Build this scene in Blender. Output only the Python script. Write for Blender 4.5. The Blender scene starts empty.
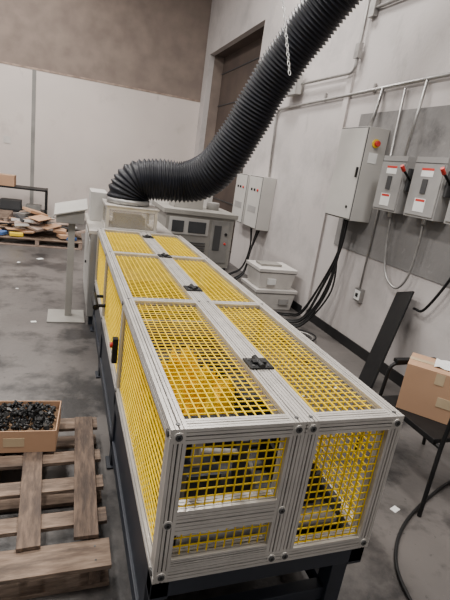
import bpy, bmesh, math, random
from mathutils import Vector, Matrix, noise
random.seed(7)
SC=bpy.context.scene
# ------------------------------------------------------------------ materials
def mat(name,c1,c2=None,rough=.6,metal=0.0,scale=6.0,detail=6,bump=0.0,bscale=60,lo=.35,hi=.65,stretch=None,alpha=1.0,spec=.5,emit=0):
    m=bpy.data.materials.new(name);m.use_nodes=True;nt=m.node_tree;b=nt.nodes['Principled BSDF']
    b.inputs['Roughness'].default_value=rough;b.inputs['Metallic'].default_value=metal
    b.inputs['Specular IOR Level'].default_value=spec
    c2=c2 or tuple(x*.85 for x in c1)
    tc=nt.nodes.new('ShaderNodeTexCoord');mp=nt.nodes.new('ShaderNodeMapping')
    nt.links.new(tc.outputs['Object'],mp.inputs[0])
    if stretch: mp.inputs['Scale'].default_value=stretch
    n=nt.nodes.new('ShaderNodeTexNoise');n.inputs['Scale'].default_value=scale;n.inputs['Detail'].default_value=detail
    nt.links.new(mp.outputs[0],n.inputs['Vector'])
    r=nt.nodes.new('ShaderNodeValToRGB');r.color_ramp.elements[0].position=lo;r.color_ramp.elements[1].position=hi
    r.color_ramp.elements[0].color=(*c2,1);r.color_ramp.elements[1].color=(*c1,1)
    nt.links.new(n.outputs['Fac'],r.inputs[0]);nt.links.new(r.outputs[0],b.inputs['Base Color'])
    if bump:
        n2=nt.nodes.new('ShaderNodeTexNoise');n2.inputs['Scale'].default_value=bscale;nt.links.new(mp.outputs[0],n2.inputs['Vector'])
        bp=nt.nodes.new('ShaderNodeBump');bp.inputs['Strength'].default_value=bump;bp.inputs['Distance'].default_value=.01
        nt.links.new(n2.outputs['Fac'],bp.inputs['Height']);nt.links.new(bp.outputs[0],b.inputs['Normal'])
    if alpha<1: b.inputs['Alpha'].default_value=alpha
    if emit:
        b.inputs['Emission Color'].default_value=(*c1,1);b.inputs['Emission Strength'].default_value=emit
    return m
def add_layer(m,spot,s2,lo,hi,stretch=None,amount=1.0):
    nt=m.node_tree;b=nt.nodes['Principled BSDF'];tc=[n for n in nt.nodes if n.type=='TEX_COORD'][0]
    src=b.inputs['Base Color'].links[0].from_socket
    mp=nt.nodes.new('ShaderNodeMapping');nt.links.new(tc.outputs['Object'],mp.inputs[0]);mp.inputs['Location'].default_value=(s2*3.1,s2,7)
    if stretch: mp.inputs['Scale'].default_value=stretch
    n=nt.nodes.new('ShaderNodeTexNoise');n.inputs['Scale'].default_value=s2;n.inputs['Detail'].default_value=10;n.inputs['Roughness'].default_value=.65
    nt.links.new(mp.outputs[0],n.inputs['Vector'])
    r=nt.nodes.new('ShaderNodeValToRGB');r.color_ramp.elements[0].position=lo;r.color_ramp.elements[1].position=hi
    r.color_ramp.elements[0].color=(0,0,0,1);r.color_ramp.elements[1].color=(amount,amount,amount,1)
    nt.links.new(n.outputs['Fac'],r.inputs[0])
    mx=nt.nodes.new('ShaderNodeMix');mx.data_type='RGBA'
    nt.links.new(r.outputs[0],mx.inputs['Factor']);nt.links.new(src,mx.inputs[6]);mx.inputs[7].default_value=(*spot,1)
    nt.links.new(mx.outputs[2],b.inputs['Base Color']);return m
def two_layer(name,base1,base2,s1,spot,s2,lo,hi,rough=.7,bump=.2):
    return add_layer(mat(name,base1,base2,rough=rough,scale=s1,bump=bump,bscale=25,lo=.3,hi=.7),spot,s2,lo,hi)
M={}
M['wallb']=add_layer(two_layer('wall_white_back',(.64,.57,.53),(.56,.50,.465),.8,(.42,.365,.335),1.7,.58,.85,.8,.1),(.34,.29,.265),5,.64,.75,(1,1,.35),.6)
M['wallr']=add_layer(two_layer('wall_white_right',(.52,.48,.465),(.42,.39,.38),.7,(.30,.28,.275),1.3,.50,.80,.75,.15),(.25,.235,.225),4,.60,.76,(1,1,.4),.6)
M['brown']=mat('fiberboard_brown',(.24,.19,.16),(.185,.145,.125),.9,scale=3)
M['dbrown']=mat('door_brown',(.085,.06,.048),(.06,.043,.036),.85,scale=2)
M['greyboard']=add_layer(two_layer('greyboard',(.215,.205,.20),(.165,.158,.155),3,(.30,.29,.28),7,.60,.75,.8,.3),(.11,.105,.105),2,.58,.7)
M['floor']=add_layer(add_layer(add_layer(two_layer('concrete',(.125,.113,.106),(.075,.069,.066),1.1,(.026,.024,.024),1.9,.49,.60,.38,.15),(.20,.185,.172),.9,.60,.74,None,.55),(.018,.017,.017),14,.62,.67,None,.75),(.22,.205,.19),22,.68,.73,None,.5)
M['ceil']=mat('ceiling_white',(.6,.6,.6),rough=.9)
M['base']=mat('rubber_base',(.008,.008,.009),rough=.5)
M['alu']=add_layer(mat('aluminium',(.60,.57,.53),(.50,.475,.44),.38,.5,scale=8),(.38,.36,.33),5,.6,.75,None,.6)
M['alud']=mat('aluminium_slot_shade',(.05,.047,.044),rough=.6,metal=.3)  # same aluminium, colour darkened to stand for shade inside the profile slots
M['bolt']=mat('bolt_steel',(.12,.12,.12),(.06,.06,.06),.4,.6,scale=40)
M['yel']=mat('yellow_coating',(.80,.56,.003),(.66,.44,.002),.5,scale=10,spec=.3)
M['yelbag']=mat('yellow_plastic',(.90,.60,.0),(.72,.44,.0),.5,scale=12,bump=.4,bscale=30,spec=.15)
M['steel']=mat('dark_steel_paint',(.016,.020,.030),(.011,.014,.021),.5,scale=5)
M['black']=mat('black_plastic',(.006,.006,.007),(.010,.010,.010),.5,scale=20,spec=.3)
M['duct']=mat('duct_black',(.0045,.005,.0085),(.009,.010,.016),.45,scale=9,spec=.32)
M['belt']=mat('belt_grey',(.035,.034,.036),(.02,.02,.021),.75,scale=12)
M['gcab']=mat('cabinet_grey',(.47,.455,.43),(.41,.395,.375),.5,scale=2)
M['grey']=mat('enclosure_grey',(.31,.30,.29),(.25,.243,.237),.5,scale=3)
M['dgrey']=mat('seam_dark',(.045,.045,.047),rough=.6)
M['mgrey']=mat('machine_grey',(.25,.24,.225),(.18,.173,.163),.55,scale=3)
M['ogrey']=add_layer(mat('oven_grey',(.30,.285,.26),(.23,.22,.20),.5,scale=3),(.12,.11,.10),6,.6,.75,None,.6)
M['glass']=mat('dark_window',(.05,.053,.056),(.03,.032,.035),.2,scale=3)
M['poly']=mat('clear_panel',(.42,.38,.31),rough=.15,alpha=.35)
M['white']=mat('white_plastic',(.60,.57,.535),(.49,.465,.44),.5,scale=4)
M['paper']=mat('paper_white',(.8,.8,.78),rough=.8)
M['red']=mat('red_label',(.55,.03,.02),rough=.5)
M['ycap']=mat('button_yellow',(.8,.55,.02),rough=.5)
M['galv']=mat('galvanised_pipe',(.36,.35,.34),(.28,.27,.26),.4,.6,scale=15)
M['woodx']=add_layer(mat('pallet_wood_crossgrain',(.25,.178,.13),(.13,.087,.062),.8,scale=5,stretch=(2,12,8),bump=.4,bscale=12),(.065,.047,.037),3,.48,.64,(1,5,3),.8)
M['woody']=add_layer(mat('pallet_wood_longgrain',(.17,.115,.082),(.08,.054,.04),.8,scale=5,stretch=(12,2,8),bump=.4,bscale=12),(.045,.032,.026),3,.48,.64,(5,1,3),.8)
M['pinkw']=mat('old_wood',(.36,.27,.22),(.22,.16,.13),.8,scale=8)
M['card']=mat('cardboard',(.46,.28,.17),(.40,.24,.145),.85,scale=3)
M['carddk']=mat('cardboard_inside',(.27,.17,.10),rough=.9)
M['tape']=mat('packing_tape',(.55,.43,.28),rough=.25)
M['blue']=mat('blue_tarp',(.05,.12,.32),rough=.6)
M['chrome']=mat('chain_steel',(.75,.75,.74),rough=.35,metal=.4)
M['lamp']=mat('tube_light',(1,.98,.94),(1,.98,.94),emit=6)
# ------------------------------------------------------------------ mesh builder
class B:
    def __init__(s,name,parent=None,top=True):
        s.name=name;s.bm=bmesh.new();s.mats=[];s.parent=parent
    def mi(s,m):
        m=M[m]
        if m not in s.mats:s.mats.append(m)
        return s.mats.index(m)
    def hexa(s,vs,m,smooth=False):
        i=s.mi(m);v=[s.bm.verts.new(p) for p in vs]
        for f in ((0,3,2,1),(4,5,6,7),(0,1,5,4),(1,2,6,5),(2,3,7,6),(3,0,4,7)):
            fc=s.bm.faces.new([v[k] for k in f]);fc.material_index=i
    def box(s,a,b,m):
        x0,y0,z0=[min(a[k],b[k]) for k in range(3)];x1,y1,z1=[max(a[k],b[k]) for k in range(3)]
        s.hexa([(x0,y0,z0),(x1,y0,z0),(x1,y1,z0),(x0,y1,z0),(x0,y0,z1),(x1,y0,z1),(x1,y1,z1),(x0,y1,z1)],m)
    def obox(s,c,size,R,m):
        c=Vector(c);h=[x/2 for x in size]
        s.hexa([c+R@Vector((sx*h[0],sy*h[1],sz*h[2])) for sz in(-1,1) for sx,sy in((-1,-1),(1,-1),(1,1),(-1,1))],m)
    def frame(s,d):
        d=d.normalized();u=Vector((0,0,1)) if abs(d.z)<.9 else Vector((1,0,0))
        a=d.cross(u).normalized();return a,d.cross(a).normalized()
    def cyl(s,p0,p1,r,m,n=16,r1=None,smooth=True,caps=True):
        p0=Vector(p0);p1=Vector(p1);a,b=s.frame(p1-p0);r1=r if r1 is None else r1;i=s.mi(m)
        A=[s.bm.verts.new(p0+(a*math.cos(t)+b*math.sin(t))*r) for t in[2*math.pi*k/n for k in range(n)]]
        C=[s.bm.verts.new(p1+(a*math.cos(t)+b*math.sin(t))*r1) for t in[2*math.pi*k/n for k in range(n)]]
        for k in range(n):
            f=s.bm.faces.new([A[k],A[(k+1)%n],C[(k+1)%n],C[k]]);f.material_index=i;f.smooth=smooth and n>6
        if caps:
            f=s.bm.faces.new(A[::-1]);f.material_index=i;f=s.bm.faces.new(C);f.material_index=i
    def tube(s,pts,r,m,n=12,rf=None,closed=False,caps=True):
        pts=[Vector(p) for p in pts];i=s.mi(m);N=len(pts);rings=[];a=None
        for k,p in enumerate(pts):
            if closed: d=pts[(k+1)%N]-pts[k-1]
            else: d=pts[min(k+1,N-1)]-pts[max(k-1,0)]
            d.normalize()
            if a is None: a,_=s.frame(d)
            a=(a-d*a.dot(d)).normalized();b=d.cross(a)
            rr=rf(k) if rf else r
            rings.append([s.bm.verts.new(p+(a*math.cos(t)+b*math.sin(t))*rr) for t in[2*math.pi*q/n for q in range(n)]])
        for k in range(N if closed else N-1):
            A=rings[k];C=rings[(k+1)%N]
            for q in range(n):
                f=s.bm.faces.new([A[q],A[(q+1)%n],C[(q+1)%n],C[q]]);f.material_index=i;f.smooth=True
        if not closed and caps:
            f=s.bm.faces.new(rings[0][::-1]);f.material_index=i;f=s.bm.faces.new(rings[-1]);f.material_index=i
    def prof(s,p0,p1,ax,w,h,m='alu',g='alud'):
        """slotted aluminium extrusion between p0 and p1, width w along ax, height h along the third axis"""
        p0=Vector(p0);p1=Vector(p1);d=(p1-p0).normalized();a=Vector(ax).normalized();b=d.cross(a)
        i=s.mi(m);j=s.mi(g)
        def side(L,nslots):
            out=[(-L/2,0)]
            for k in range(nslots):
                c=-L/2+L*(k+1)/(nslots+1);hw=.0013 if k!=nslots//2 else .0026
                out+=[(c-hw,0),(c-hw*.8,-.004),(c+hw*.8,-.004),(c+hw,0)]
            return out
        nx=3 if w<.07 else 5;ny=3 if h<.07 else 5
        poly=[]
        for (t,q) in side(w,nx): poly.append((t,-h/2-q))
        for (t,q) in side(h,ny): poly.append((w/2+q,t))
        for (t,q) in side(w,nx): poly.append((-t,h/2+q))
        for (t,q) in side(h,ny): poly.append((-w/2-q,-t))
        dp=lambda P:min(abs(abs(P[0])-w/2),abs(abs(P[1])-h/2))>.003
        A=[s.bm.verts.new(p0+a*x+b*y) for x,y in poly];C=[s.bm.verts.new(p1+a*x+b*y) for x,y in poly];n=len(poly)
        for k in range(n):
            k2=(k+1)%n
            f=s.bm.faces.new([A[k],A[k2],C[k2],C[k]]);f.material_index=j if dp(poly[k]) and dp(poly[k2]) else i
        f=s.bm.faces.new(A[::-1]);f.material_index=i;f=s.bm.faces.new(C);f.material_index=i
    def done(s,bevel=0,loc=None):
        bmesh.ops.recalc_face_normals(s.bm,faces=s.bm.faces)
        me=bpy.data.meshes.new(s.name);s.bm.to_mesh(me);s.bm.free()
        for m in s.mats: me.materials.append(m)
        o=bpy.data.objects.new(s.name,me);SC.collection.objects.link(o)
        if bevel:
            md=o.modifiers.new('bevel','BEVEL');md.width=bevel;md.segments=2;md.limit_method='ANGLE';md.angle_limit=math.radians(40)
        if s.parent: o.parent=s.parent
        return o
def empty(name):
    o=bpy.data.objects.new(name,None);SC.collection.objects.link(o);o.empty_display_size=.1;return o
def spline(pts,n):
    pts=[Vector(p) for p in pts];P=[pts[0]*2-pts[1]]+pts+[pts[-1]*2-pts[-2]];out=[]
    for k in range(1,len(P)-2):
        for q in range(n):
            t=q/n;p0,p1,p2,p3=P[k-1:k+3]
            out.append(.5*((2*p1)+(p2-p0)*t+(2*p0-5*p1+4*p2-p3)*t*t+(3*p1-p0-3*p2+p3)*t**3))
    out.append(pts[-1]);return out
def resample(pts,step):
    out=[pts[0].copy()];acc=0
    for a,b in zip(pts,pts[1:]):
        L=(b-a).length;t=step-acc
        while t<=L: out.append(a.lerp(b,t/L));t+=step
        acc=(acc+L)%step
    return out
I3=Matrix.Identity(3)
def RZ(deg):return Matrix.Rotation(math.radians(deg),3,'Z')
# ------------------------------------------------------------------ room shell
WX=3.0;BY=11.6;CH=6.2
b=B('floor');b.box((-7,-3,-.15),(WX+.9,BY+.2,0),'floor');b.done()
b=B('ceiling');b.box((-7,-3,CH),(WX+.9,BY+.2,CH+.15),'ceil');b.done()
b=B('wall_back')
b.box((-7,BY,0),(WX,BY+.2,3.18),'wallb');b.box((-7,BY+.03,3.18),(WX+.9,BY+.2,CH),'brown')
b.done()
b=B('trim_2')
b.box((-.79,BY-.008,0),(-.71,BY,3.14),'mgrey');b.box((-7,BY-.01,3.15),(WX,BY-.001,3.19),'pinkw')
b.box((-2.4,BY-.004,1.2),(-2.36,BY,1.5),'white');b.box((-1.35,BY-.01,1.55),(-1.2,BY,1.7),'white');b.done()
b=B('wall_right')
dy0,dy1,dz=7.95,11.2,4.15
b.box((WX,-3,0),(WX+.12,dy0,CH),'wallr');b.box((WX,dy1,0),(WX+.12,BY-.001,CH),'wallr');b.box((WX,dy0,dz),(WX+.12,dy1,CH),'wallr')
b.done()
b=B('trim_3');b.box((WX-.012,1.6,1.03),(WX-.001,4.57,2.47),'greyboard');b.done()
b=B('trim_4');b.box((WX-.03,4.86,0.0),(WX-.001,4.96,CH-.01),'wallr');b.done()
b=B('door_1')
b.box((WX+.35,dy0-.3,0),(WX+.45,dy1+.3,dz+.3),'dbrown')
for k in range(6): b.box((WX+.335,dy0-.3,.7*k+.28),(WX+.35,dy1+.3,.7*k+.30),'dgrey')
b.box((WX+.125,dy0-.1,0),(WX+.35,dy0,dz+.2),'dbrown');b.box((WX+.125,dy1,0),(WX+.35,dy1+.1,dz+.2),'brown');b.box((WX+.125,dy0-.1,dz),(WX+.35,dy1+.1,dz+.1),'dbrown')
b.done()
b=B('baseboard_right');b.box((WX-.015,-3,0),(WX-.001,5.3,.11),'base');b.done()
# ------------------------------------------------------------------ guarded conveyor
root=empty('guarded_conveyor')
XL,XR,XS=.295,1.09,.72;Y0,Y1=1.04,4.38;ZT,ZB=1.0,.454;w=.05
YC=[1.04,2.19,3.32,4.33]
fr=B('aluminium_frame',root)
def railY(x,z,y0,y1,ww=w,hh=w): fr.prof((x+w/2,y0,z),(x+w/2,y1,z),(1,0,0),ww,hh)
for x in (XL,XS-w,XS+.002,XR-w): railY(x,ZT-w/2,Y0+.0,Y1)
for x in (XL,XR-w): railY(x,ZB+w/2,Y0,Y1)
for y in YC:
    for (xa,xb) in ((XL+w,XS-w),(XS+w+.002,XR-w)):
        fr.prof((xa,y+w/2,ZT-w/2),(xb,y+w/2,ZT-w/2),(0,1,0),w,w)
    for x in (XL,XR-w): fr.prof((x+w/2,y+w/2,ZB+w),(x+w/2,y+w/2,ZT-w),(1,0,0),w,w)
for yend in (Y0,Y1-w):
    for x in (XS-w,XS+.002): fr.prof((x+w/2,yend+w/2,ZB+w),(x+w/2,yend+w/2,ZT-w),(1,0,0),w,w)
    fr.prof((XL+w,yend+w/2,ZB+w/2),(XR-w,yend+w/2,ZB+w/2),(0,1,0),w,w)
fr.prof((XL+w,Y0+w/2,.675),(XS-w,Y0+w/2,.675),(0,1,0),w,.085)
fr.prof((XL+w,Y0+w/2,ZB+w+.018),(XS-w,Y0+w/2,ZB+w+.018),(0,1,0),w,.034)
def bolt(x,z):
    fr.cyl((x,Y0+.001,z),(x,Y0-.003,z),.015,'alu',20);fr.cyl((x,Y0-.002,z),(x,Y0-.006,z),.0105,'bolt',18);fr.cyl((x,Y0-.005,z),(x,Y0-.0065,z),.005,'black',6)
for x in (XL+w/2,XS-w/2,XS+w/2,XR-w/2):
    bolt(x,ZT-w/2);bolt(x,ZB+w/2)
bolt(XL+w/2,.675);bolt(XS-w/2,.675)
for y in YC:
    for x in (XL+w/2,XS-w/2,XS+w/2,XR-w/2):
        fr.cyl((x,y+w/2,ZT-.001),(x,y+w/2,ZT+.002),.007,'bolt',12)
    for z in (ZT-w/2,ZB+w/2):
        fr.cyl((XL+.001,y+w/2,z),(XL-.004,y+w/2,z),.012,'bolt',14);fr.cyl((XR-.001,y+w/2,z),(XR+.004,y+w/2,z),.012,'bolt',14)
fr.done()
ms=B('yellow_wire_mesh',root);P=.0305;wr=.0026
def grid(o,u,v,lu,lv):
    o=Vector(o);u=Vector(u);v=Vector(v);nrm=u.cross(v)*wr*1.2
    nu=max(1,round(lu/P));nv=max(1,round(lv/P))
    for k in range(nu+1): s=o+u*(lu*k/nu)+nrm*.5;ms.cyl(s,s+v*lv,wr,'yel',6,caps=False)
    for k in range(nv+1): s=o+v*(lv*k/nv)-nrm*.5;ms.cyl(s,s+u*lu,wr,'yel',6,caps=False)
for k in range(3):
    ya,yb=YC[k]+w,YC[k+1]
    for xa,xb in((XL+w,XS-w),(XS+w,XR-w)):
        grid((xa-.004,ya-.004,ZT-.02),(1,0,0),(0,1,0),xb-xa+.008,yb-ya+.008)
    for x in (XL+.02,XR-.02):
        grid((x,ya,ZB+w),(0,1,0),(0,0,1),yb-ya,ZT-ZB-2*w)
grid((XL+w,Y0+.02,.717),(1,0,0),(0,0,1),XS-XL-2*w,ZT-w-.717)
grid((XL+w,Y0+.02,ZB+w+.03),(1,0,0),(0,0,1),XS-XL-2*w,.632-ZB-w-.03)
grid((XS+w,Y0+.02,ZB+w),(1,0,0),(0,0,1),XR-XS-2*w,ZT-ZB-2*w)
ms.done()
hg=B('black_hinges',root)
for y in (1.44,2.45,3.31,4.1):
    for sx in(-1,1):
        hg.box((XS+.001+sx*.006,y-.044,ZT),(XS+.001+sx*.049,y+.044,ZT+.008),'black')
        for sy in(-1,1): hg.cyl((XS+sx*.03,y+sy*.027,ZT+.007),(XS+sx*.03,y+sy*.027,ZT+.011),.006,'bolt',10)
    hg.cyl((XS+.001,y-.044,ZT+.010),(XS+.001,y+.044,ZT+.010),.012,'black',14)
    hg.box((XS-.026,y-.015,ZT+.004),(XS+.028,y+.015,ZT+.018),'black')
hg.done(.0015)
st=B('steel_base_frame',root)
for x in(XL,XR-.06):
    st.box((x,Y0+.01,.37),(x+.06,Y1+.0,ZB),'steel');st.box((x,Y0+.1,.10),(x+.06,Y1,.17),'steel')
    for y in(1.12,2.2,3.3,4.28):
        st.box((x,y,.012),(x+.07,y+.07,.38),'steel');st.box((x-.02,y-.02,0),(x+.09,y+.09,.012),'steel')
for y in(Y0+.01,2.2,3.3,4.3): st.box((XL,y,.38),(XR,y+.06,ZB-.002),'steel')
for y in(1.14,4.3): st.box((XL,y,.10),(XR,y+.05,.16),'steel')
st.box((XL+.012,Y0+.12,.06),(XL+.018,Y1,.40),'steel');st.box((XL+.02,Y0+.03,.40),(XR-.02,Y1-.02,.41),'steel')  # dark side skirt and closed pan, added so the space underneath reads shaded
st.done(.003)
iv=B('conveyor_bed',root)
iv.box((XL+.09,Y0+.12,.50),(XR-.09,Y1-.05,.53),'belt')
for x in(XL+.07,XR-.10): iv.box((x,Y0+.10,.46),(x+.025,Y1-.05,.58),'dgrey')
for y in(Y0+.12,Y1-.08): iv.cyl((XL+.09,y,.50),(XR-.09,y,.50),.035,'galv',18)
for k in range(22): 
    y=Y0+.25+k*.14;iv.cyl((XL+.09,y,.545),(XR-.09,y,.545),.017,'dgrey',12)
iv.box((.40,1.16,.55),(.52,1.30,.74),'steel');iv.cyl((.52,1.23,.66),(.64,1.23,.66),.06,'dgrey',20);iv.cyl((.64,1.23,.66),(.655,1.23,.66),.07,'mgrey',20)
iv.box((.43,1.20,.74),(.46,1.24,.88),'mgrey');iv.box((.57,1.16,.53),(.60,1.20,.86),'steel');iv.cyl((.44,1.18,.82),(.62,1.18,.80),.011,'mgrey',12)
iv.box((.37,1.26,.60),(.66,1.36,.84),'black')
iv.box((.82,1.2,.54),(.95,1.5,.66),'black');iv.cyl((.88,1.2,.68),(.88,1.5,.68),.04,'black',16)
iv.box((.36,1.9,.56),(1.0,1.96,.62),'dgrey');iv.box((.36,2.8,.56),(1.0,2.86,.66),'mgrey');iv.box((.5,3.6,.55),(.9,4.0,.72),'dgrey')
iv.box((.40,1.40,.56),(.68,1.85,.66),'black');iv.cyl((.40,2.05,.72),(.66,2.05,.72),.05,'dgrey',18);iv.box((.8,1.7,.55),(.98,2.1,.7),'steel')
iv.done(.002)
# crumpled sheet of yellow plastic: folded cloth surface with sharp creases
def crumple(name,c,sx,sy,h,seed,ang):
    N=46;bm=bmesh.new();G=[]
    R=RZ(ang)
    for a in range(N+1):
        row=[]
        for q in range(N+1):
            u=a/N*2-1;v=q/N*2-1
            P=Vector((u*1.7,v*1.7,seed))
            ridge=1-abs(noise.noise(P))*2.6;ridge2=1-abs(noise.noise(P*2.3+Vector((5,5,0))))*2.6;r3=noise.noise(P*5)
            edge=max(0,1-(u*u+v*v)**1.3*.75)
            z=h*edge*(.30+.42*ridge+.34*ridge2)+.018*r3
            dx=.22*noise.noise(P*1.3+Vector((9,0,0)));dy=.22*noise.noise(P*1.3+Vector((0,9,0)))
            p=R@Vector(((u+dx)*sx,(v+dy)*sy,0));row.append(bm.verts.new((c[0]+p.x,c[1]+p.y,min(c[2]+z,.968))))
        G.append(row)
    for a in range(N):
        for q in range(N):
            bm.faces.new([G[a][q],G[a+1][q],G[a+1][q+1],G[a][q+1]])
    me=bpy.data.meshes.new(name);bm.to_mesh(me);bm.free();me.materials.append(M['yelbag'])
    o=bpy.data.objects.new(name,me);SC.collection.objects.link(o);o.parent=root
    sd=o.modifiers.new('thickness','SOLIDIFY');sd.thickness=.002
crumple('yellow_sack_1',(.49,1.70,.70),.12,.13,.27,1.3,20)
crumple('yellow_sack_2',(.57,1.52,.70),.11,.13,.26,4.6,-35)
crumple('yellow_sack_3',(.44,1.53,.68),.09,.12,.22,9.1,10)
b=B('side_handle',root)
b.cyl((XL-.002,3.1,.66),(XL-.07,3.1,.66),.012,'black');b.cyl((XL-.002,3.32,.66),(XL-.07,3.32,.66),.012,'black');b.cyl((XL-.07,3.06,.66),(XL-.07,3.36,.66),.022,'black')
b.box((XL-.03,2.25,.62),(XL-.002,2.29,.76),'black');b.cyl((XL-.03,2.27,.72),(XL-.045,2.27,.72),.015,'red')
b.done(.002)
# ------------------------------------------------------------------ infeed machine + hood
b=B('infeed_machine')
b.box((.24,4.42,.10),(1.06,5.55,.93),'mgrey');b.box((.22,4.42,.93),(1.08,5.6,.965),'alu')
for x in(.26,.98):
    for y in(4.45,5.48): b.box((x,y,0),(x+.06,y+.06,.1),'steel')
b.box((.232,4.5,.2),(.24,4.95,.85),'gcab');b.box((.232,5.0,.2),(.24,5.5,.85),'gcab');b.cyl((.232,4.9,.55),(.215,4.9,.55),.015,'black')
b.box((.25,5.05,.966),(.42,5.5,1.27),'gcab')
hx0,hx1,hy0,hy1=.37,.87,4.5,5.0
for x in(hx0,hx1-.03):
    for y in(hy0,hy1-.03): b.box((x,y,.965),(x+.03,y+.03,1.2),'alu')
for z in(.966,1.17):
    for y in(hy0,hy1-.03): b.box((hx0+.03,y,z),(hx1-.03,y+.03,z+.03),'alu')
    for x in(hx0,hx1-.03): b.box((x,hy0+.03,z),(x+.03,hy1-.03,z+.03),'alu')
b.box((hx0+.03,hy0+.012,.996),(hx1-.03,hy0+.018,1.17),'poly');b.box((hx0+.012,hy0+.03,.996),(hx0+.018,hy1-.03,1.17),'poly')
b.box((hx0+.1,hy0+.1,.966),(hx1-.1,hy1-.1,1.1),'mgrey')
b.box((hx0-.01,hy0-.01,1.2),(hx1+.01,hy1+.01,1.215),'alu')
b.done(.004)
# ------------------------------------------------------------------ flexible duct
path=spline([(.60,4.75,1.222),(.60,4.75,1.33),(.68,4.74,1.45),(.86,4.71,1.49),(1.12,4.66,1.505),(1.30,4.56,1.58),(1.44,4.43,1.76),(1.58,4.30,2.10),(1.69,4.16,2.46),(1.83,3.95,2.83),(1.96,3.72,3.14),(2.09,3.45,3.45),(2.2,3.1,3.75),(2.35,2.6,4.0)],24)
pp=resample(path,.0085)
b=B('flexible_exhaust_duct')
b.tube(pp,.2,'duct',36,rf=lambda k:(.197 if k<130 else max(.181,.197-.00016*(k-130)))+.0135*math.cos(2*math.pi*k/4.0)+.003*math.sin(k*.13),caps=False)
b.tube([p for p in pp[::2]],.15,'black',12,caps=True)
b.cyl((.60,4.75,1.222),(.60,4.75,1.27),.214,'galv',36)
b.cyl((2.34,2.62,3.99),(2.76,1.9,4.15),.175,'galv',30)
b.done()
b=B('support_chain')
A=Vector((1.69,3.73,2.505));E=Vector((1.04,4.74,CH-.01));d=(E-A).normalized();L=(E-A).length;n=int(L/.036)
a1,b1=b.frame(d)
for k in range(n):
    c=A+d*(.036*k+.018);s=a1 if k%2 else b1
    b.tube([c+d*(.022*math.cos(t))+s*(.011*math.sin(t)) for t in[2*math.pi*q/10 for q in range(10)]],.003,'chrome',5,closed=True)
b.done()
# ------------------------------------------------------------------ control stand
b=B('control_pedestal')
b.box((-.13,4.48,0),(.23,4.86,.015),'ogrey');b.box((.035,4.66,.015),(.10,4.73,1.0),'ogrey')
b.hexa([(-.08,4.60,.98),(.18,4.60,.98),(.18,4.82,.98),(-.08,4.82,.98),(-.08,4.60,1.05),(.18,4.60,1.12),(.18,4.82,1.18),(-.08,4.82,1.11)],'mgrey')
b.hexa([(-.10,4.58,1.045),(.205,4.58,1.127),(.205,4.85,1.20),(-.10,4.85,1.118),(-.10,4.58,1.06),(.205,4.58,1.142),(.205,4.85,1.215),(-.10,4.85,1.133)],'ogrey')
b.done(.004)
# ------------------------------------------------------------------ curing oven behind
b=B('curing_oven')
b.box((1.22,5.75,.38),(2.15,6.6,1.06),'ogrey');b.box((1.18,5.72,1.06),(2.19,6.64,1.12),'ogrey')
b.box((1.26,5.735,.80),(1.80,5.75,1.02),'gcab');b.box((1.30,5.725,.83),(1.46,5.735,.98),'glass');b.box((1.52,5.725,.83),(1.76,5.735,.98),'glass')
b.box((1.84,5.735,.45),(2.1,5.75,1.02),'mgrey');b.box((1.88,5.725,.62),(1.98,5.735,.96),'dgrey');b.cyl((2.05,5.735,.85),(2.05,5.715,.85),.02,'black');b.cyl((2.05,5.735,.72),(2.05,5.715,.72),.015,'red')
for k in range(8): b.box((1.3,5.73,.45+k*.035),(1.78,5.75,.462+k*.035),'dgrey')
for x in(1.24,2.07):
    for y in(5.78,6.5): b.box((x,y,0),(x+.06,y+.06,.38),'steel')
b.box((1.24,5.8,.15),(2.13,6.56,.18),'steel')
b.box((1.35,5.95,1.12),(1.75,6.3,1.32),'ogrey');b.cyl((1.95,6.15,1.12),(1.95,6.15,1.22),.09,'mgrey')
b.done(.006)
# ------------------------------------------------------------------ electrics on the right wall
def door(b,x,y0,y1,z0,z1,m='gcab'):
    b.box((x-.012,y0+.015,z0+.015),(x,y1-.015,z1-.015),m)
b=B('electrical_cabinet')
b.box((2.75,4.0,1.37),(2.984,4.5,2.29),'gcab');door(b,2.75,4.0,4.5,1.37,2.29);b.box((2.746,4.005,1.375),(2.752,4.495,2.285),'dgrey')
b.box((2.72,4.03,1.8),(2.738,4.05,1.9),'black');b.cyl((2.739,4.1,1.5),(2.73,4.1,1.5),.015,'black')
b.cyl((2.85,4.0,2.14),(2.85,3.985,2.14),.042,'ycap',20);b.cyl((2.85,3.985,2.14),(2.85,3.95,2.14),.026,'red',20)
b.box((2.80,3.996,1.95),(2.90,4.0,2.05),'paper');b.done(.005)
def disconnect(name,y0,y1,z0,z1):
    b=B(name);x=2.83
    b.box((x,y0,z0),(2.985,y1,z1),'grey');b.box((x-.012,y0+.012,z0+.02),(x,y1-.012,z1-.06),'grey')
    b.box((x-.004,y0,z1-.05),(x+.01,y1,z1-.045),'dgrey')
    m=(y0+y1)/2
    b.box((x-.014,m-.07,z1-.16),(x-.012,m+.07,z1-.09),'paper');b.box((x-.015,m-.07,z1-.11),(x-.0125,m+.07,z1-.09),'red')
    b.box((x-.014,m-.06,z0+.05),(x-.012,m+.07,z0+.16),'paper');b.box((x-.015,m-.05,z0+.135),(x-.0135,m+.06,z0+.155),'red')
    b.box((x-.02,m-.03,z0+.2),(x-.012,m+.03,z0+.32),'dgrey')
    b.box((x+.03,y0-.03,z0+.2),(x+.09,y0,z1-.1),'dgrey');b.cyl((x+.05,y0-.03,z0+.3),(x-.06,y0-.045,z0+.38),.011,'black',12);b.cyl((x-.05,y0-.043,z0+.37),(x-.09,y0-.05,z0+.41),.017,'red',12)
    b.cyl((x+.09,m,z0),(x+.09,m,z0-.05),.024,'galv',14)
    b.done(.004)
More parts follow.
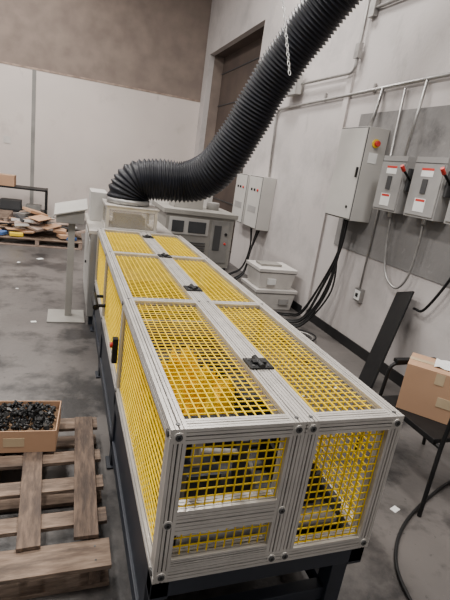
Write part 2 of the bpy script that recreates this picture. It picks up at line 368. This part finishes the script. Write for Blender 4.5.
disconnect('disconnect_switch',3.45,3.79,1.53,2.03)
disconnect('disconnect_switch',2.98,3.34,1.53,2.03)
disconnect('disconnect_switch',2.50,2.86,1.53,2.0)
b=B('control_enclosure')
for y0,y1 in((6.45,6.98),(7.08,7.6)):
    b.box((2.78,y0,.86),(2.995,y1,1.66),'gcab');b.box((2.776,y0+.005,.865),(2.782,y1-.005,1.655),'dgrey');door(b,2.78,y0,y1,.86,1.66,'gcab')
    for k in range(3): b.cyl((2.768,y0+.12+.12*k,1.45),(2.75,y0+.12+.12*k,1.45),.02,'black' if k else 'red')
    b.box((2.764,y0+.1,1.1),(2.768,y1-.1,1.2),'grey')
b.done(.004)
b=B('junction_box');b.box((2.86,6.05,2.80),(2.95,6.42,3.05),'gcab');b.box((2.852,6.04,2.79),(2.862,6.43,3.06),'grey');b.box((2.95,6.1,2.82),(2.998,6.4,3.0),'gcab');b.done(.004)
def rnd(pts,r=.08,n=6):
    pts=[Vector(p) for p in pts];out=[pts[0]]
    for a,c,e in zip(pts,pts[1:],pts[2:]):
        p=c+(a-c).normalized()*r;q=c+(e-c).normalized()*r
        for k in range(n+1):
            t=k/n;out.append((1-t)**2*p+2*t*(1-t)*c+t*t*q)
    return out+[pts[-1]]
x=2.972
b=B('conduit_run')
b.tube(rnd([(x,1.5,2.74),(x,6.80,2.66),(x,6.70,1.67)],.15),.017,'galv',12)
for y in(2.6,3.3,4.4,5.4): b.box((2.975,y,2.67),(2.995,y+.03,2.76),'galv')
b.tube([(x-.06,4.25,2.295),(x-.03,4.25,2.45),(x,4.25,2.7)],.018,'galv',12)
b.tube([(x-.05,3.62,2.035),(x,3.62,2.72)],.014,'galv',12)
b.done()
b=B('conduit_run')
b.tube(rnd([(x-.03,6.04,2.93),(x-.03,4.80,2.91),(x-.03,4.80,CH-.01)],.1),.016,'galv',12)
b.box((2.915,4.76,3.05),(2.965,4.84,3.2),'galv')
b.done()
b=B('conduit_run')
b.tube(rnd([(x,4.7,3.52),(x,2.0,3.45)],.1),.018,'galv',12)
b.tube(rnd([(x,4.7,3.62),(x,2.0,3.58)],.1),.013,'galv',12);b.box((2.94,4.66,3.44),(2.995,4.76,3.68),'galv')
b.done()
b=B('wall_outlet')
b.tube([(x,3.88,.68),(x,3.88,1.6),(x,3.9,2.66)],.011,'galv',10)
b.box((2.95,3.82,.55),(2.995,3.93,.69),'galv');b.box((2.945,3.83,.57),(2.951,3.92,.67),'paper');b.box((2.94,3.855,.60),(2.946,3.895,.64),'black')
b.done()
b=B('flexible_cable')
b.tube(spline([(2.92,3.6,1.47),(2.93,3.58,1.2),(2.93,3.5,.95),(2.93,3.32,.86),(2.93,3.2,1.0),(2.93,3.17,1.3),(2.92,3.17,1.47)],8),.011,'galv',8)
b.tube(spline([(2.9,2.68,1.47),(2.93,2.7,1.2),(2.93,2.9,.8),(2.95,3.05,.75)],8),.012,'black',8);b.done()
b=B('cable_bundle')
for k in range(10):
    o=random.uniform(-.05,.05);q=random.uniform(-.14,.14)
    b.tube(spline([(2.86+o*.6,4.25+o*2,1.365),(2.88+o,4.28+o*2,1.0),(2.84+o,4.34+q,.55),(2.74+q*.5,4.5+q*1.5,.14),(2.66+q,4.7+q*2,.02),(2.40+q,4.9+q,.015)],8),.011,'black',7)
b.done()
b=B('cable_bundle')
for k in range(6):
    o=random.uniform(-.05,.05)
    b.tube(spline([(2.88,6.7+o*4,.855),(2.87+o,6.75+o*3,.5),(2.8+o,6.75+o*4,.15),(2.6,6.7+o*4,.02)],6),.011,'black',6)
b.done()
b=B('floor_cable_coil')
for k in range(3):
    b.tube([(2.45+(.2+.03*k)*math.cos(t),4.15+(.16+.02*k)*math.sin(t),.012+.016*k) for t in[2*math.pi*q/28 for q in range(28)]],.009,'galv' if k==1 else 'black',7,closed=True)
b.tube(spline([(2.35,4.0,.012),(2.2,3.8,.012),(2.3,3.5,.012),(2.5,3.6,.012)],8),.009,'black',6)
b.done()
b=B('leaning_black_panel')
top=Vector((2.95,3.20,.86));bot=Vector((2.60,3.02,.014));u=(top-bot).normalized();yv=Vector((.35,.93,0));yv=(yv-u*yv.dot(u)).normalized();nn=u.cross(yv).normalized()
R=Matrix((yv,u,nn)).transposed();b.obox((top+bot)/2,(.30,(top-bot).length,.02),R,'black');b.done(.003)
b=B('storage_tote')
def tote(x0,y0,x1,y1,z0,z1,m='white'):
    i=.03
    b.hexa([(x0+i,y0+i,z0),(x1-i,y0+i,z0),(x1-i,y1-i,z0),(x0+i,y1-i,z0),(x0,y0,z1-.04),(x1,y0,z1-.04),(x1,y1,z1-.04),(x0,y1,z1-.04)],m)
    b.box((x0-.015,y0-.015,z1-.045),(x1+.015,y1+.015,z1),m);b.box((x0-.005,y0-.005,z1-.055),(x1+.005,y1+.005,z1-.045),'dgrey')
tote(2.36,5.12,2.93,5.65,0,.28);tote(2.38,5.15,2.90,5.62,.28,.55);b.box((2.5,5.135,.34),(2.62,5.165,.42),'paper');b.box((2.70,5.11,.08),(2.84,5.15,.16),'grey')
b.box((2.45,5.3,.551),(2.75,5.5,.58),'ogrey')
b.done(.006)
# ------------------------------------------------------------------ chair with carton
b=B('black_armchair')
sx0,sx1,sy0,sy1=1.95,2.43,1.62,2.10
b.box((sx0,sy0,.42),(sx1,sy1,.449),'black')
r=.012
for y in(sy0-.03,sy1+.03):
    s=-1 if y<1.8 else 1
    b.tube(rnd([(sx0-.02,y+s*.04,.0),(sx0+.03,y,.42),(sx0+.05,y,.66),(sx1-.02,y,.68),(sx1,y,.45),(sx1+.08,y+s*.03,0)],.05),r,'black',10)
    b.box((sx0+.08,y-.022,.67),(sx1-.06,y+.022,.695),'black')
b.tube([(sx0+.03,sy0-.03,.41),(sx0+.03,sy1+.03,.41)],r,'black',8);b.tube([(sx1-.02,sy0-.03,.41),(sx1-.02,sy1+.03,.41)],r,'black',8)
b.tube(rnd([(sx1-.01,sy0,.43),(sx1+.08,sy0,.92),(sx1+.08,sy1,.92),(sx1-.01,sy1,.43)],.06),r,'black',8)
b.hexa([(sx1+.02,sy0+.01,.52),(sx1+.04,sy0+.01,.52),(sx1+.04,sy1-.01,.52),(sx1+.02,sy1-.01,.52),(sx1+.07,sy0+.01,.9),(sx1+.09,sy0+.01,.9),(sx1+.09,sy1-.01,.9),(sx1+.07,sy1-.01,.9)],'black')
b.done(.003)
b=B('cardboard_carton');R=RZ(-48);c=Vector((2.175,1.895,.451))
ax=R@Vector((1,0,0));ay=R@Vector((0,1,0));HC=.29
b.obox(c+Vector((0,0,HC/2)),(.38,.24,HC),R,'card')
b.obox(c+Vector((0,0,HC+.008)),(.382,.05,.002),R,'tape');b.obox(c+Vector((0,0,HC-.035))-ay*.121,(.05,.002,.07),R,'tape')
b.obox(c+Vector((0,0,HC+.003))-ay*.061,(.38,.118,.006),R,'card');b.obox(c+Vector((0,0,HC+.003))+ay*.061,(.38,.118,.006),R,'card')
b.obox(c+Vector((0,0,.12))-ay*.1215+ax*.06,(.09,.002,.06),R,'tape')
b.done(.003)
b=B('bubble_wrap_sheet')
i=b.mi('paper');G=[[None]*9 for _ in range(7)]
for p in range(7):
    for q in range(9):
        v=c+ax*(-.05+.028*q)+ay*(-.05+.026*p)+Vector((0,0,HC+.011+.02*abs(noise.noise(Vector((p*.6,q*.5,3))))));G[p][q]=b.bm.verts.new(v)
for p in range(6):
    for q in range(8):
        f=b.bm.faces.new([G[p][q],G[p][q+1],G[p+1][q+1],G[p+1][q]]);f.material_index=i;f.smooth=True
b.done()
b=B('floor_hose');b.tube(spline([(1.50,.9,.012),(1.49,1.1,.012),(1.58,1.32,.012),(1.83,1.53,.012),(2.3,1.74,.012),(2.75,1.85,.012)],10),.009,'black',8);b.done()
b=B('paper_scrap')
for x,y,s,a in((1.82,1.62,.05,20),(-.33,7.2,.09,40),(-.25,4.5,.05,10),(-.6,6.9,.05,70),(1.9,2.9,.04,5),(2.3,3.0,.05,60),(-.5,5.6,.03,0)):
    b.obox((x,y,.002),(s,s*.7,.003),RZ(a),'paper')
b.done()
# ------------------------------------------------------------------ foreground pallet
def board(b,c,size,m,a=0): b.obox(c,size,RZ(a),m)
b=B('wooden_pallet')
for x in(.17,-.28,-.73): board(b,(x,1.98,.068),(.045,1.06,.092),'woody')
for y,wd,a in((1.50,.14,-.5),(1.70,.085,.7),(1.93,.09,0),(2.14,.09,.5),(2.46,.11,-.4)):
    board(b,(-.27,y,.125),(1.0,wd,.02),'woodx',a)
for y in(1.5,1.98,2.45): board(b,(-.27,y,.011),(1.0,.1,.02),'woodx')
board(b,(.145,2.03,.146),(.10,.92,.018),'woody',-1);board(b,(-.10,1.95,.146),(.09,.80,.018),'woody',2);board(b,(-.42,2.0,.146),(.09,.9,.018),'woody',-2)
for x in(.17,-.28):
    for y in(1.46,1.53): b.cyl((x,y,.134),(x,y,.137),.005,'bolt',8)
b.done(.003)
b=B('carton_of_parts');zz=.156;R=RZ(-4);c=Vector((-.19,2.33,zz));t=.005;L,W,Hh=.40,.30,.125
def ob(off,size,m,RR=R): b.obox(c+R@Vector(off),size,RR,m)
ob((0,0,.004),(L,W,.006),'card')
for s in(-1,1):
    ob((s*L/2,0,Hh/2),(t,W,Hh),'card');ob((0,s*W/2,Hh/2),(L,t,Hh),'card')
ob((0,0,.055),(L-.02,W-.02,.04),'carddk')
ob((0,-W/2-.003,.06),(.10,.002,.05),'tape')
ax=R@Vector((1,0,0));ay=R@Vector((0,1,0))
for k in range(230):
    p=c+ax*random.uniform(-L/2+.03,L/2-.03)+ay*random.uniform(-W/2+.03,W/2-.03);hh=1-((p-c).dot(ax)/(L/2))**2
    p.z=c.z+.08+random.uniform(0,.03)+.025*hh
    d=Vector((random.uniform(-1,1),random.uniform(-1,1),random.uniform(-.6,.8))).normalized()
    mm='black' if random.random()<.85 else 'bolt'
    b.cyl(p-d*.014,p+d*.012,.0065,mm,8);b.cyl(p+d*.012,p+d*.02,.012,mm,6)
b.done()
# ------------------------------------------------------------------ far left clutter
def far_pallet(name,x0,y0,n,dx=1.2,dy=1.0):
    b=B(name)
    for k in range(n):
        z=k*.135
        for x in(x0,x0+dx/2-.03,x0+dx-.06): b.box((x,y0,z+.02),(x+.06,y0+dy,z+.11),'pinkw')
        for q in range(7): b.box((x0,y0+q*(dy-.1)/6,z+.11),(x0+dx,y0+q*(dy-.1)/6+.09,z+.13),'woodx')
        for q in range(3): b.box((x0,y0+q*(dy-.1)/2,z),(x0+dx,y0+q*(dy-.1)/2+.09,z+.02),'pinkw')
    b.done(.003)
far_pallet('wooden_pallet',-1.15,8.05,1,1.45);far_pallet('wooden_pallet',-2.2,9.2,2,1.2)
b=B('scrap_material_pile')
for k in range(46):
    r_=Matrix.Rotation(random.uniform(-.28,.28),3,'X')@Matrix.Rotation(random.uniform(-.28,.28),3,'Y')
    xx=random.gauss(-.45,.27);yy=random.uniform(8.25,8.85);h=max(0,.36*(1-abs(xx+.45)/.75))
    b.obox((xx,yy,.21+random.uniform(0,h)),(random.uniform(.15,.42),random.uniform(.12,.38),random.uniform(.01,.05)),RZ(random.uniform(-60,60))@r_,random.choice(['pinkw','card','card','white','carddk','card','dgrey','mgrey','pinkw']))
b.obox((.02,8.25,.19),(.25,.25,.06),RZ(20),'card');b.obox((.12,8.15,.165),(.14,.12,.05),RZ(50),'blue');b.obox((-1.0,8.2,.17),(.18,.2,.05),RZ(-20),'blue');b.obox((-.75,8.15,.17),(.2,.12,.05),RZ(10),'ycap')
b.done(.004)
b=B('metal_shelf_rack')
for x in(-2.0,-.42):
    for y in(10.5,11.0): b.box((x,y,0),(x+.04,y+.04,.72),'black')
for z in(.2,.68): b.box((-2.0,10.5,z),(-.38,11.04,z+.035),'black')
b.box((-1.3,10.6,.236),(-.9,10.95,.42),'dgrey');b.box((-.8,10.6,.236),(-.5,10.9,.36),'mgrey');b.box((-1.9,10.6,.236),(-1.45,10.95,.5),'carddk')
b.done(.003)
b=B('shelf_carton');b.box((-1.5,10.55,.716),(-1.02,10.95,.93),'card');b.box((-1.5,10.72,.93),(-1.02,10.78,.934),'tape');b.done(.004)
b=B('machine_housing');b.box((1.5,8.6,.1),(2.7,9.5,1.35),'gcab');b.box((1.55,8.58,.3),(2.05,8.6,1.2),'white');b.box((2.1,8.58,.3),(2.62,8.6,1.2),'white');b.box((1.5,8.6,0),(2.7,9.5,.1),'steel');b.box((2.2,8.57,.85),(2.5,8.58,1.1),'glass');b.done(.01)
# ------------------------------------------------------------------ lights
for (x,y) in((-1.2,1.5),(1.6,.8),(-1.2,5.2),(1.8,5.6),(-1.2,9.2),(-4.6,3.4),(-4.6,8)):
    b=B('fluorescent_fixture');b.box((x-.12,y-.65,CH-.42),(x+.12,y+.65,CH-.37),'white')
    for s in(-.06,.06): b.cyl((x+s,y-.6,CH-.44),(x+s,y+.6,CH-.44),.02,'lamp',12)
    for s in(-.5,.5): b.cyl((x,y+s,CH-.37),(x,y+s,CH-.005),.006,'chrome',6)
    fo=b.done()
    l=bpy.data.lights.new('tube_light','AREA');l.shape='RECTANGLE';l.size=.6;l.size_y=1.4;l.energy=200;l.color=(1,.955,.905)
    o=bpy.data.objects.new('tube_light',l);SC.collection.objects.link(o);o.location=(x,y,CH-.5);o.parent=fo
wd=bpy.data.worlds.new('w');SC.world=wd;wd.use_nodes=True;wd.node_tree.nodes['Background'].inputs[0].default_value=(1,.98,.97,1);wd.node_tree.nodes['Background'].inputs[1].default_value=.45
# ------------------------------------------------------------------ camera
cam=bpy.data.cameras.new('camera');cam.sensor_fit='VERTICAL';cam.sensor_height=24;cam.lens=18;cam.clip_start=.05
co=bpy.data.objects.new('camera',cam);SC.collection.objects.link(co);SC.camera=co
fwd=Vector((.3412,.8979,-.278)).normalized();rt=Vector((.9389,-.3133,.141));rt=(rt-fwd*rt.dot(fwd)).normalized();up=rt.cross(fwd)
Mx=Matrix((rt,up,-fwd)).transposed().to_4x4();Mx.translation=Vector((0,0,1.7));co.matrix_world=Mx
